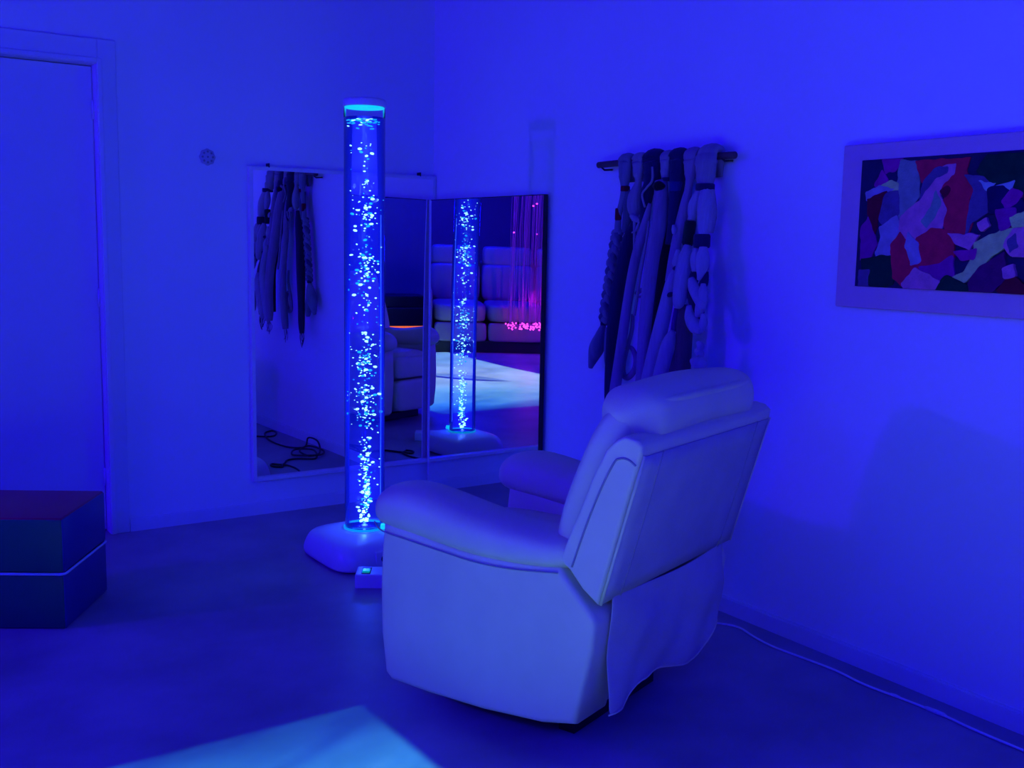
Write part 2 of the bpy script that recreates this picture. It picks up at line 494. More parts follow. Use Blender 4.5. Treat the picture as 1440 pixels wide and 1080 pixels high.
    while count < 640:
        z = rnd.uniform(z0+0.02, zw-0.09)
        t = (z-z0)/(zw-z0)
        if t > 0.86 and rnd.random() < 0.6: continue
        spread = 0.022+0.085*min(1, t*1.6)
        clump = 0.5+0.5*math.sin(z*23+1.3*math.sin(z*9))
        if rnd.random() > 0.25+0.75*clump: continue
        rad = abs(rnd.gauss(0, 0.5))*spread
        if rad > r-0.010: continue
        an = rnd.random()*2*math.pi
        x, y = rad*math.cos(an)+0.006, rad*math.sin(an)
        big = rnd.random()
        a = 0.0020+0.0026*rnd.random() if big < 0.74 else 0.0046+0.0048*rnd.random()
        h = a*rnd.uniform(0.40, 0.75)
        bub(x, y, z, a, min(h, 0.005), 0 if rnd.random() < 0.62 else 1)
        count += 1
    l = light('tube_glow', 'POINT', (0, 0, 0.20), (0.006, 0.03, 1.0), 1.4, shadow_soft_size=0.0); l.parent = root   # LED at the foot of the tube
    for k in range(16):     # bright plume just above the base
        z = z0+0.01+0.16*rnd.random()
        bub(rnd.gauss(0.0, 0.013), rnd.gauss(-0.005, 0.013), z, rnd.uniform(0.004, 0.0095), rnd.uniform(0.003, 0.007), 0)
    for k in range(46):     # foam at the water line
        an = rnd.random()*2*math.pi; rad = (r-0.010)*math.sqrt(rnd.random())
        bub(rad*math.cos(an), rad*math.sin(an), zw-0.008-0.02*abs(rnd.gauss(0, 0.6)), rnd.uniform(0.004, 0.010), 0.0022, 1 if rnd.random() < 0.75 else 0)
    bw = mat('bubble_white', (0.5, 0.7, 0.8), 0.4, emit=(0.40, 1.0, 1.0), estr=1.7)  # emission stands in for LED light scattered by the bubbles
    bc = mat('bubble_cyan', (0.1, 0.4, 0.6), 0.4, emit=(0.0, 0.45, 0.80), estr=1.0)
    o = build('bubbles', V, F, bw, root, mats=[bw, bc], fmat=FM)
    o['kind'] = 'stuff'; o['label'] = 'bright white and cyan air bubbles rising in the water'
    # thin emissive line inside, along the room-side wall of the tube
    v, f = tube([(0.056, -0.035, z0+0.06), (0.057, -0.035, 0.8), (0.056, -0.034, 1.42)], 0.0022, 8)
    build('inner_line', v, f, mat('inner_line', (0.3, 0.45, 0.7), 0.3, emit=(0.01, 0.06, 0.7), estr=0.9), root)
bubble_tube()

def power_strip():
    root = empty('power_strip', (-1.039, -1.243, 0), R(-32))
    tag(root, 'white power strip with lit switch on the floor in front of the bubble tube base', 'power strip')
    box('housing', (0, 0.36, 0, 0.105, 0, 0.056), M['white_plastic'], root, 0.005)
    box('switch_recess', (0.022, 0.058, 0.012, 0.088, 0.052, 0.0585), M['black'], root, 0.002)
    box('switch', (0.026, 0.054, 0.016, 0.048, 0.056, 0.066), mat('lit_switch', (0.01, 0.12, 0.1), 0.25, emit=(0.0, 0.35, 0.40), estr=0.8), root, 0.002)
    for k in range(3):
        v, f = lathe([(0.021, 0.055), (0.021, 0.0575), (0.018, 0.0575), (0.017, 0.0562)], 20, 0.125+0.085*k, 0.05)
        build('outlet', v, f, M['white_plastic'], root)
power_strip()

# ------------------------------------------------------------------ recliner armchair
def recliner(name, loc, rz, label, leather, back_m, seam_m):
    # local: x to the sitter's right, y forward, origin at the rear corner of the camera-side panel
    root = empty(name, loc, rz)
    tag(root, label, 'armchair')
    W = 0.765
    # outer side panels
    prof = [(0.000, 0.112), (0.10, 0.088), (0.29, 0.070), (0.48, 0.064), (0.625, 0.066), (0.648, 0.085), (0.664, 0.20), (0.668, 0.32), (0.664, 0.44), (0.655, 0.525),
            (0.56, 0.520), (0.45, 0.505), (0.343, 0.495), (0.20, 0.500), (0.06, 0.512), (-0.045, 0.405), (-0.052, 0.38), (-0.044, 0.31), (-0.020, 0.20)]
    for s in (0, 1):
        x0, x1 = (0.0, 0.165) if s == 0 else (W-0.165, W)
        v, f = slab_x(prof, x0, x1, 0.016)
        build('side_panel', v, f, leather, root, weighted=True)
    # puffy arm pads
    for s in (0, 1):
        xo, xi = (-0.011, 0.185) if s == 0 else (W+0.011, W-0.185)
        rings = []
        data = [  # y, z_bottom, z_top, width factor
            (0.712, 0.548, 0.572, 0.40), (0.708, 0.530, 0.592, 0.62), (0.692, 0.512, 0.612, 0.84), (0.66, 0.500, 0.630, 0.97), (0.60, 0.496, 0.640, 1.0), (0.52, 0.490, 0.634, 1.0), (0.42, 0.480, 0.616, 1.0),
            (0.32, 0.474, 0.600, 1.0), (0.22, 0.478, 0.590, 1.0), (0.13, 0.486, 0.588, 1.0), (0.07, 0.494, 0.588, 0.97), (0.035, 0.506, 0.580, 0.85), (0.022, 0.525, 0.565, 0.6)]
        for y, zb, zt, k in data:
            c = (xo+xi)/2; hw = abs(xo-xi)/2*k
            zc = zb+(zt-zb)*0.40
            ring = []
            for px, pz in sup(0, 0, 1, 1, 28, 2.5):
                z = zc + (zt-zc)*pz if pz > 0 else zc + (zc-zb)*pz
                ring.append((c+hw*px, y, z))
            rings.append(ring)
        v, f = loft(rings); pad = build('arm_pad', v, f, leather, root, subsurf=1)
        xs = xo+(0.0075 if s == 0 else -0.0075)
        path = smooth_path([(xs, 0.685, 0.525), (xs, 0.655, 0.502), (xs, 0.56, 0.493), (xs, 0.42, 0.482), (xs, 0.32, 0.476), (xs, 0.20, 0.481), (xs, 0.06, 0.499)], 5)
        v, f = tube(path, 0.0022, 8); build('piping', v, f, seam_m, pad)
    # seat, footrest front
    def cushion(nm, x0, x1, y0, y1, z0, z1, e=4.0, puff=0.02, m=leather):
        rings = []
        for k, (t, q) in enumerate(((0, 0.80), (0.06, 0.93), (0.2, 0.99), (0.5, 1.0), (0.8, 0.99), (0.94, 0.93), (1, 0.78))):
            z = z0+(z1-z0)*t
            rings.append([(x, y, z + (puff*(1-((x-(x0+x1)/2)/((x1-x0)/2))**2) if t > 0.9 else 0)) for x, y in sup((x0+x1)/2, (y0+y1)/2, (x1-x0)/2*q, (y1-y0)/2*q, 32, e)])
        v, f = loft(rings)
        return build(nm, v, f, m, root, subsurf=1)
    cushion('seat_cushion', 0.175, W-0.175, 0.06, 0.66, 0.31, 0.475)
    # footrest panels closing the front, split by a seam
    for za, zb in ((0.31, 0.455), (0.085, 0.30)):
        rings = []
        for t, q in ((0, 0.9), (0.12, 0.985), (0.5, 1.0), (0.88, 0.985), (1, 0.9)):
            y = 0.60+0.085*t
            rings.append([(x, y if t < 0.9 else y+0.004, z) for x, z in sup(W/2, (za+zb)/2, (W/2-0.172)*(0.97+0.03*q), (zb-za)/2*q, 28, 6)])
        v, f = loft(rings); build('footrest_panel', v, f, leather, root, subsurf=1)
    # inner body
    box('seat_box', (0.10, W-0.10, 0.0, 0.60, 0.12, 0.34), back_m, root, 0.01)
    # backrest shell
    prof = [(-0.056, 0.438), (-0.095, 0.585), (-0.135, 0.730), (-0.163, 0.825), (-0.166, 0.848), (-0.150, 0.862), (-0.118, 0.868), (-0.092, 0.855), (-0.067, 0.829), (-0.035, 0.767), (0.002, 0.673), (0.031, 0.605), (0.055, 0.540), (0.046, 0.522), (0.029, 0.512), (-0.010, 0.470)]
    v, f = slab_x(prof, 0.0, W+0.008, 0.010)
    shell = build('backrest_shell', v, f, leather, root, weighted=True)
    for xs in (-0.0005, W+0.0085):
        path = smooth_path([(xs, -0.150, 0.800), (xs, -0.130, 0.812), (xs, -0.107, 0.812), (xs, -0.088, 0.795), (xs, -0.047, 0.708), (xs, -0.010, 0.610), (xs, 0.020, 0.522)], 5)
        v, f = tube(path, 0.0028, 8); build('piping', v, f, seam_m, shell)
    # rear cloth panel with two vertical seams
    def backpt(t, off): # along the rear slope
        y = -0.056+(-0.163+0.056)*t; z = 0.438+(0.825-0.438)*t
        return y-off*0.965, z-off*0.26
    rows, cols = 10, 14
    V, F = [], []
    for i in range(rows+1):
        for j in range(cols+1):
            u = j/cols; t = 0.006+0.985*i/rows
            y, z = backpt(t, 0.0015+0.006*math.sin(math.pi*u)*math.sin(math.pi*min(1, max(0, t))))
            V.append((0.010+(W-0.012)*u, y, z))
    for i in range(rows):
        for j in range(cols):
            a = i*(cols+1)+j; F.append((a, a+1, a+cols+2, a+cols+1))
    rear = build('rear_panel', V, F, back_m, root, solid=0.006)
    for u in (0.115, 0.885):
        pts = []
        for i in range(9):
            y, z = backpt(i/8, 0.0050+0.006*math.sin(math.pi*u)*math.sin(math.pi*i/8)); pts.append((0.018+(W-0.028)*u, y, z))
        v, f = tube(pts, 0.0022, 6); build('seam', v, f, seam_m, rear)
    for xs in (0.012, W-0.004):
        pts = [(xs, backpt(t, 0.003)[0], backpt(t, 0.003)[1]) for t in (0.0, 0.25, 0.5, 0.75, 1.0)]
        v, f = tube(pts, 0.0040, 8); build('piping', v, f, leather, rear)
    # back cushions: lumbar pillow and a big head roll
    rings = []
    for z, yf, q in ((0.470, 0.085, 0.88), (0.485, 0.118, 0.96), (0.54, 0.134, 1.0), (0.60, 0.128, 1.0), (0.68, 0.106, 1.0), (0.76, 0.074, 1.0), (0.82, 0.048, 1.0), (0.87, 0.026, 0.985), (0.91, 0.002, 0.95), (0.94, -0.022, 0.88), (0.955, -0.05, 0.74)):
        yb = yf-0.15
        rings.append([(x, y, z) for x, y in sup(W/2, (yf+yb)/2, (W/2-0.035)*q, (yf-yb)/2*(q if q < 0.9 else 1), 32, 3.6)])
    v, f = loft(rings); build('back_cushion', v, f, leather, root, subsurf=1)
    rings = []
    N = 15
    for i in range(N):
        t = i/(N-1); x = 0.045+(W-0.090)*t
        e = 1-abs(2*t-1)
        q = min(1.0, (1-(1-min(1, e/0.11))**2.4))*0.86+0.14
        sag = 0.010*math.sin(math.pi*t)
        rings.append([(x, y, z+sag-0.002*math.sin(9*t)) for y, z in sup(-0.074, 0.898, 0.090*q, 0.075*q, 26, 2.5)])
    v, f = loft(rings); head = build('head_roll', v, f, leather, root, subsurf=1)
    # loose cloth flap closing the rear below the backrest
    rows, cols = 14, 30
    hem = [(0.0, 0.135), (0.10, 0.128), (0.25, 0.160), (0.45, 0.150), (0.62, 0.128), (0.72, 0.128), (0.80, 0.160), (0.90, 0.20), (1.0, 0.245)]
    def hz(u):
        for (a, b), (c, d) in zip(hem, hem[1:]):
            if a <= u <= c: return b+(d-b)*(u-a)/(c-a)
        return hem[-1][1]
    V, F = [], []
    for i in range(rows+1):
        for j in range(cols+1):
            u = j/cols; t = i/rows
            zt = 0.452 - 0.02*math.sin(math.pi*u)
            z = zt+(hz(u)-zt)*t
            x = 0.062+0.71*u+0.010*math.sin(3*t)*u
            y = -0.060-0.012*t*math.sin(9*u+1.0)-0.010*math.sin(math.pi*u)*math.sin(math.pi*t) + 0.012*t
            # pocketed bulge, and the cloth turning round the far corner
            d = ((u-0.70)/0.10)**2+((z-0.31)/0.075)**2
            y -= 0.020*math.exp(-d*1.6)
            d = ((u-0.30)/0.16)**2+((z-0.40)/0.03)**2
            y += 0.006*math.exp(-d)
            y -= 0.006*math.sin(23*u+7*t)*t + 0.009*math.sin(11*u-6*t+1)*math.sin(math.pi*t)
            if u > 0.9: y += 0.05*((u-0.9)/0.1)**2
            V.append((x, y, z))
    for i in range(rows):
        for j in range(cols):
            a = i*(cols+1)+j; F.append((a, a+1, a+cols+2, a+cols+1))
    flap = build('rear_flap', V, F, back_m, root, solid=0.004, subsurf=1)
    pts = [(V[rows*(cols+1)+j][0], V[rows*(cols+1)+j][1], V[rows*(cols+1)+j][2]) for j in range(cols+1)]
    v, f = tube(pts, 0.0028, 6); build('hem', v, f, leather, flap)
    # dark metal base standing on the floor
    v, f = boxes((0.16, W-0.16, 0.10, 0.15, 0, 0.045), (0.16, W-0.16, 0.45, 0.50, 0, 0.045), (0.18, 0.23, 0.12, 0.48, 0.03, 0.12), (W-0.23, W-0.18, 0.12, 0.48, 0.03, 0.12))
    build('base_frame', v, f, M['dark_metal'], root, smooth=False)
    return root
recliner('recliner_armchair', (-1.173, -2.792, 0), R(20), 'cream leatherette recliner armchair seen from behind, facing the corner mirrors', M['leather'], M['leather_back'], M['seam'])

# ------------------------------------------------------------------ foam cube seat
def cube_seat():
    root = empty('foam_cube', (-2.049, -1.128, 0), R(58))
    tag(root, 'multicoloured foam cube with red top, green front and blue side by the door', 'foam seat')
    s, h = 0.405, 0.382
    red = mat('red_vinyl', (0.36, 0.012, 0.05), 0.38, 0.06, 8, 0.03, 40)
    green = mat('green_vinyl', (0.006, 0.16, 0.07), 0.36, 0.06, 8, 0.03, 40)
    blue = mat('blue_vinyl', (0.012, 0.012, 0.20), 0.34, 0.06, 8, 0.03, 40)
    core = mat('dark_vinyl', (0.02, 0.02, 0.03), 0.5)
    # local x: along the blue right side (away from the camera); local y: along the green front, to the left
    t = 0.008; g = 0.004
    for nm, z0, z1 in (('lower_block', 0.0, h/2-g), ('upper_block', h/2+g, h-0.004)):
        bl = box(nm, (t, s-t, t, s-t, z0, z1), core, root, 0.004)
        a, b = z0+0.001, z1-0.001
        bl_g = box('front_panel', (0, t+0.002, 0.004, s-0.004, a, b), green, bl, 0.006, True, 3)
        box('side_panel', (0.004, s-0.004, 0, t+0.002, a, b), blue, bl, 0.006, True, 3)
        box('rear_panel', (s-t-0.002, s, 0.004, s-0.004, a, b), green, bl, 0.006, True, 3)
        box('side_panel', (0.004, s-0.004, s-t-0.002, s, a, b), blue, bl, 0.006, True, 3)
    box('top_panel', (0.003, s-0.003, 0.003, s-0.003, h-0.014, h), red, root, 0.010, True, 4)
    pts = []
    rr = 0.015
    for cx, cy, a0 in ((rr, rr, 180), (s-rr, rr, 270), (s-rr, s-rr, 0), (rr, s-rr, 90)):
        for k in range(4):
            a = R(a0+30*k); pts.append((cx+(rr+0.002)*math.cos(a), cy+(rr+0.002)*math.sin(a), h/2+0.003*math.sin(cx*9)))
    pts.append(pts[0])
    v, f = tube(pts, 0.005, 8); build('piping', v, f, mat('pale_piping', (0.55, 0.68, 0.72), 0.25), root)
cube_seat()

# traced shapes on the right wall, metres (x, y, z, radius)
STRANDS = [
    ('strand', 'grey', [(-0.06, -1.591, 1.648, 0.026), (-0.06, -1.591, 1.598, 0.027), (-0.06, -1.591, 1.542, 0.015), (-0.06, -1.584, 1.496, 0.013), (-0.06, -1.562, 1.431, 0.012), (-0.06, -1.558, 1.365, 0.014)]),
    ('strand', 'greydark', [(-0.05, -1.604, 1.528, 0.016), (-0.051, -1.605, 1.44, 0.02), (-0.051, -1.592, 1.365, 0.014)]),
    ('strand', 'cream', [(-0.06, -1.667, 1.644, 0.022), (-0.06, -1.668, 1.594, 0.023), (-0.062, -1.674, 1.557, 0.012), (-0.065, -1.662, 1.503, 0.026), (-0.067, -1.661, 1.457, 0.026), (-0.069, -1.668, 1.42, 0.012)]),
    ('strand', 'navy', [(-0.058, -1.662, 1.411, 0.012), (-0.061, -1.627, 1.337, 0.026), (-0.066, -1.595, 1.205, 0.028), (-0.072, -1.572, 1.061, 0.028), (-0.075, -1.557, 0.886, 0.022), (-0.075, -1.553, 0.749, 0.02), (-0.075, -1.548, 0.69, 0.014)]),
    ('strand', 'navy', [(-0.06, -1.75, 1.644, 0.038), (-0.06, -1.753, 1.59, 0.038), (-0.066, -1.748, 1.545, 0.026), (-0.071, -1.733, 1.501, 0.024), (-0.081, -1.737, 1.428, 0.018), (-0.091, -1.739, 1.346, 0.014)]),
    ('strand', 'cream', [(-0.065, -1.824, 1.641, 0.02), (-0.065, -1.826, 1.604, 0.02), (-0.069, -1.833, 1.561, 0.014)]),
    ('strand', 'navy', [(-0.06, -1.883, 1.643, 0.03), (-0.06, -1.886, 1.593, 0.03), (-0.067, -1.894, 1.54, 0.027), (-0.077, -1.899, 1.47, 0.024), (-0.087, -1.903, 1.4, 0.02), (-0.099, -1.904, 1.321, 0.018)]),
    ('strand', 'lavender', [(-0.08, -1.822, 1.551, 0.024), (-0.089, -1.835, 1.488, 0.028), (-0.105, -1.848, 1.382, 0.03), (-0.123, -1.842, 1.257, 0.03), (-0.152, -1.849, 1.062, 0.027), (-0.16, -1.848, 0.918, 0.024), (-0.16, -1.844, 0.8, 0.024), (-0.16, -1.842, 0.74, 0.018)]),
    ('strand', 'lavender', [(-0.083, -1.769, 1.472, 0.008), (-0.094, -1.748, 1.373, 0.017), (-0.107, -1.721, 1.255, 0.019), (-0.125, -1.707, 1.098, 0.019), (-0.136, -1.689, 0.92, 0.02), (-0.136, -1.664, 0.767, 0.022), (-0.136, -1.652, 0.708, 0.018)]),
    ('strand', 'black', [(-0.065, -1.853, 1.453, 0.02), (-0.084, -1.868, 1.32, 0.024), (-0.104, -1.877, 1.187, 0.026), (-0.125, -1.886, 1.046, 0.024), (-0.13, -1.874, 0.919, 0.022), (-0.13, -1.868, 0.791, 0.02)]),
    ('strand', 'lavender', [(-0.065, -1.957, 1.636, 0.025), (-0.065, -1.96, 1.589, 0.025), (-0.072, -1.963, 1.537, 0.013), (-0.082, -1.958, 1.468, 0.018), (-0.095, -1.947, 1.382, 0.019), (-0.109, -1.938, 1.286, 0.018), (-0.124, -1.938, 1.19, 0.018)]),
    ('strand', 'white', [(-0.134, -1.945, 1.19, 0.014), (-0.144, -1.947, 1.121, 0.024), (-0.16, -1.936, 1.015, 0.028), (-0.16, -1.903, 0.896, 0.03), (-0.16, -1.877, 0.803, 0.028), (-0.16, -1.864, 0.738, 0.02)]),
    ('strand', 'cream', [(-0.075, -2.044, 1.63, 0.037), (-0.075, -2.047, 1.576, 0.037), (-0.083, -2.056, 1.523, 0.024)]),
    ('strand', 'white', [(-0.095, -2.039, 1.512, 0.012), (-0.103, -2.022, 1.458, 0.02), (-0.111, -2.023, 1.407, 0.012)]),
    ('strand', 'white', [(-0.095, -2.071, 1.511, 0.02), (-0.105, -2.085, 1.448, 0.031), (-0.115, -2.092, 1.381, 0.024), (-0.12, -2.09, 1.351, 0.014)]),
    ('strand', 'cream', [(-0.085, -2.094, 1.511, 0.008), (-0.097, -2.114, 1.431, 0.014), (-0.108, -2.117, 1.364, 0.01)]),
    ('strand', 'white', [(-0.124, -2.023, 1.321, 0.012), (-0.133, -2.02, 1.262, 0.029), (-0.146, -2.022, 1.176, 0.03), (-0.156, -2.022, 1.116, 0.022), (-0.158, -2.02, 1.097, 0.008)]),
    ('strand', 'white', [(-0.117, -1.969, 1.304, 0.009), (-0.123, -1.963, 1.26, 0.014), (-0.127, -1.966, 1.239, 0.007), (-0.133, -1.962, 1.2, 0.02), (-0.139, -1.955, 1.156, 0.016), (-0.141, -1.953, 1.143, 0.007)]),
    ('cord', 'violet', [(-0.143, -1.999, 1.096, 0.009), (-0.15, -1.998, 1.054, 0.01), (-0.155, -1.998, 1.015, 0.01)]),
    ('strand', 'white', [(-0.17, -2.011, 1.019, 0.009), (-0.17, -1.997, 0.976, 0.026), (-0.17, -1.975, 0.904, 0.03), (-0.17, -1.95, 0.831, 0.028), (-0.17, -1.929, 0.793, 0.026), (-0.17, -1.922, 0.751, 0.018)]),
    ('strand', 'taupe', [(-0.122, -2.021, 1.107, 0.024), (-0.135, -2.034, 1.022, 0.03), (-0.135, -2.033, 0.909, 0.03), (-0.135, -2.031, 0.821, 0.028), (-0.135, -2.029, 0.759, 0.02)]),
    ('strand', 'taupe', [(-0.145, -2.01, 1.003, 0.012), (-0.145, -2.006, 0.915, 0.022), (-0.145, -2.004, 0.809, 0.022), (-0.145, -2.002, 0.756, 0.016)]),
    ('strand', 'white', [(-0.126, -2.071, 1.312, 0.012), (-0.132, -2.073, 1.271, 0.02), (-0.139, -2.081, 1.229, 0.012)]),
    ('strand', 'white', [(-0.131, -2.108, 1.314, 0.014), (-0.138, -2.114, 1.264, 0.026), (-0.146, -2.115, 1.218, 0.014), (-0.148, -2.108, 1.201, 0.007)]),
    ('strand', 'white', [(-0.148, -2.072, 1.204, 0.012), (-0.153, -2.096, 1.171, 0.022), (-0.161, -2.136, 1.123, 0.018), (-0.164, -2.15, 1.102, 0.009)]),
    ('strand', 'white', [(-0.145, -2.13, 1.189, 0.009), (-0.152, -2.135, 1.147, 0.019), (-0.16, -2.131, 1.097, 0.017), (-0.163, -2.123, 1.076, 0.008)]),
    ('strand', 'white', [(-0.162, -2.082, 1.111, 0.01), (-0.168, -2.098, 1.07, 0.022), (-0.174, -2.133, 1.039, 0.024), (-0.175, -2.158, 1.028, 0.012)]),
    ('strand', 'white', [(-0.162, -2.151, 1.086, 0.008), (-0.166, -2.159, 1.057, 0.015), (-0.17, -2.151, 1.025, 0.01)]),
    ('strand', 'navy', [(-0.129, -2.067, 1.229, 0.014), (-0.133, -2.069, 1.203, 0.018), (-0.14, -2.064, 1.152, 0.014), (-0.146, -2.082, 1.119, 0.014), (-0.156, -2.123, 1.054, 0.012), (-0.16, -2.14, 1.03, 0.009)]),
    ('strand', 'navy', [(-0.129, -2.12, 1.23, 0.012), (-0.135, -2.12, 1.189, 0.016), (-0.14, -2.101, 1.154, 0.01), (-0.151, -2.134, 1.089, 0.01)]),
    ('knot', 'white', [(-0.165, -2.134, 0.988, 0.008), (-0.165, -2.149, 0.974, 0.014), (-0.165, -2.138, 0.959, 0.008)]),
    ('knot', 'white', [(-0.165, -2.126, 0.958, 0.008), (-0.165, -2.146, 0.951, 0.016), (-0.165, -2.157, 0.938, 0.008)]),
    ('knot', 'white', [(-0.17, -2.114, 0.923, 0.01), (-0.17, -2.152, 0.915, 0.028), (-0.17, -2.181, 0.913, 0.01)]),
    ('strand', 'cream', [(-0.155, -2.137, 0.899, 0.018), (-0.155, -2.136, 0.818, 0.024), (-0.155, -2.136, 0.775, 0.018)]),
    ('cord', 'lavender', [(-0.094, -1.704, 1.056, 0.007), (-0.096, -1.704, 0.995, 0.008), (-0.096, -1.681, 0.927, 0.009), (-0.096, -1.662, 0.869, 0.01), (-0.096, -1.66, 0.826, 0.011), (-0.096, -1.687, 0.81, 0.012), (-0.096, -1.726, 0.843, 0.012), (-0.096, -1.735, 0.886, 0.011), (-0.096, -1.713, 0.921, 0.009), (-0.096, -1.69, 0.93, 0.007)]),
    ('cord', 'cream', [(-0.1, -1.787, 1.409, 0.004), (-0.111, -1.781, 1.301, 0.005), (-0.123, -1.77, 1.192, 0.006), (-0.134, -1.767, 1.092, 0.006), (-0.138, -1.764, 1.056, 0.006)]),
    ('cord', 'cream', [(-0.09, -1.782, 1.605, 0.004), (-0.094, -1.789, 1.556, 0.005), (-0.097, -1.764, 1.53, 0.004), (-0.101, -1.743, 1.504, 0.004), (-0.106, -1.767, 1.458, 0.004)]),
    ('knot', 'cream', [(-0.088, -1.668, 1.429, 0.008), (-0.088, -1.693, 1.417, 0.014), (-0.088, -1.721, 1.408, 0.007)]),
    ('cord', 'cream', [(-0.092, -1.695, 1.41, 0.007), (-0.094, -1.698, 1.346, 0.005), (-0.095, -1.699, 1.3, 0.003)]),
    ('cord', 'cream', [(-0.096, -1.728, 1.405, 0.006), (-0.098, -1.711, 1.373, 0.005), (-0.099, -1.689, 1.364, 0.003)]),
    ('knot', 'cream', [(-0.099, -1.724, 1.136, 0.006), (-0.099, -1.745, 1.146, 0.01), (-0.098, -1.766, 1.154, 0.006)]),
    ('cord', 'cream', [(-0.102, -1.736, 1.122, 0.004), (-0.102, -1.76, 1.126, 0.005)]),
    ('knot', 'black', [(-0.102, -1.807, 1.533, 0.007), (-0.102, -1.834, 1.532, 0.02), (-0.102, -1.863, 1.532, 0.007)]),
    ('cord', 'white', [(-0.119, -1.941, 1.39, 0.006), (-0.121, -1.947, 1.374, 0.01), (-0.123, -1.947, 1.359, 0.006)]),
    ('knot', 'navy', [(-0.137, -1.969, 1.236, 0.006), (-0.137, -1.984, 1.239, 0.009), (-0.136, -1.995, 1.241, 0.005)]),
    ('knot', 'navy', [(-0.152, -1.959, 1.137, 0.005), (-0.151, -1.97, 1.144, 0.009), (-0.15, -1.986, 1.149, 0.005)]),
]
WRAPS = [
    ('red', 0.062, [(-1.576, 1.531), (-1.619, 1.534)], 0.012),
    ('red', 0.062, [(-1.562, 1.459), (-1.561, 1.412)], 0.013),
    ('navy', 0.088, [(-2.021, 1.522), (-2.099, 1.521)], 0.014),
    ('green', 0.106, [(-2.014, 1.405), (-2.001, 1.32)], 0.02),
    ('navy', 0.117, [(-2.05, 1.334), (-2.119, 1.336)], 0.028),
    ('blue', 0.075, [(-1.9, 1.548), (-1.899, 1.512)], 0.024),
    ('navy', 0.074, [(-1.824, 1.558), (-1.867, 1.558)], 0.007),
    ('navy', 0.06, [(-1.471, 1.006), (-1.496, 1.009)], 0.011),
]
BRAID = [(-1.553, 1.37), (-1.538, 1.317), (-1.522, 1.231), (-1.508, 1.154), (-1.493, 1.075), (-1.484, 1.011)]
TASSEL = [(-1.482, 1.004, 0.009), (-1.467, 0.956, 0.026), (-1.445, 0.905, 0.036), (-1.42, 0.852, 0.022), (-1.405, 0.816, 0.01)]
TASSEL_B = [(-1.494, 0.988, 0.01), (-1.505, 0.92, 0.02), (-1.516, 0.852, 0.024), (-1.526, 0.794, 0.014)]
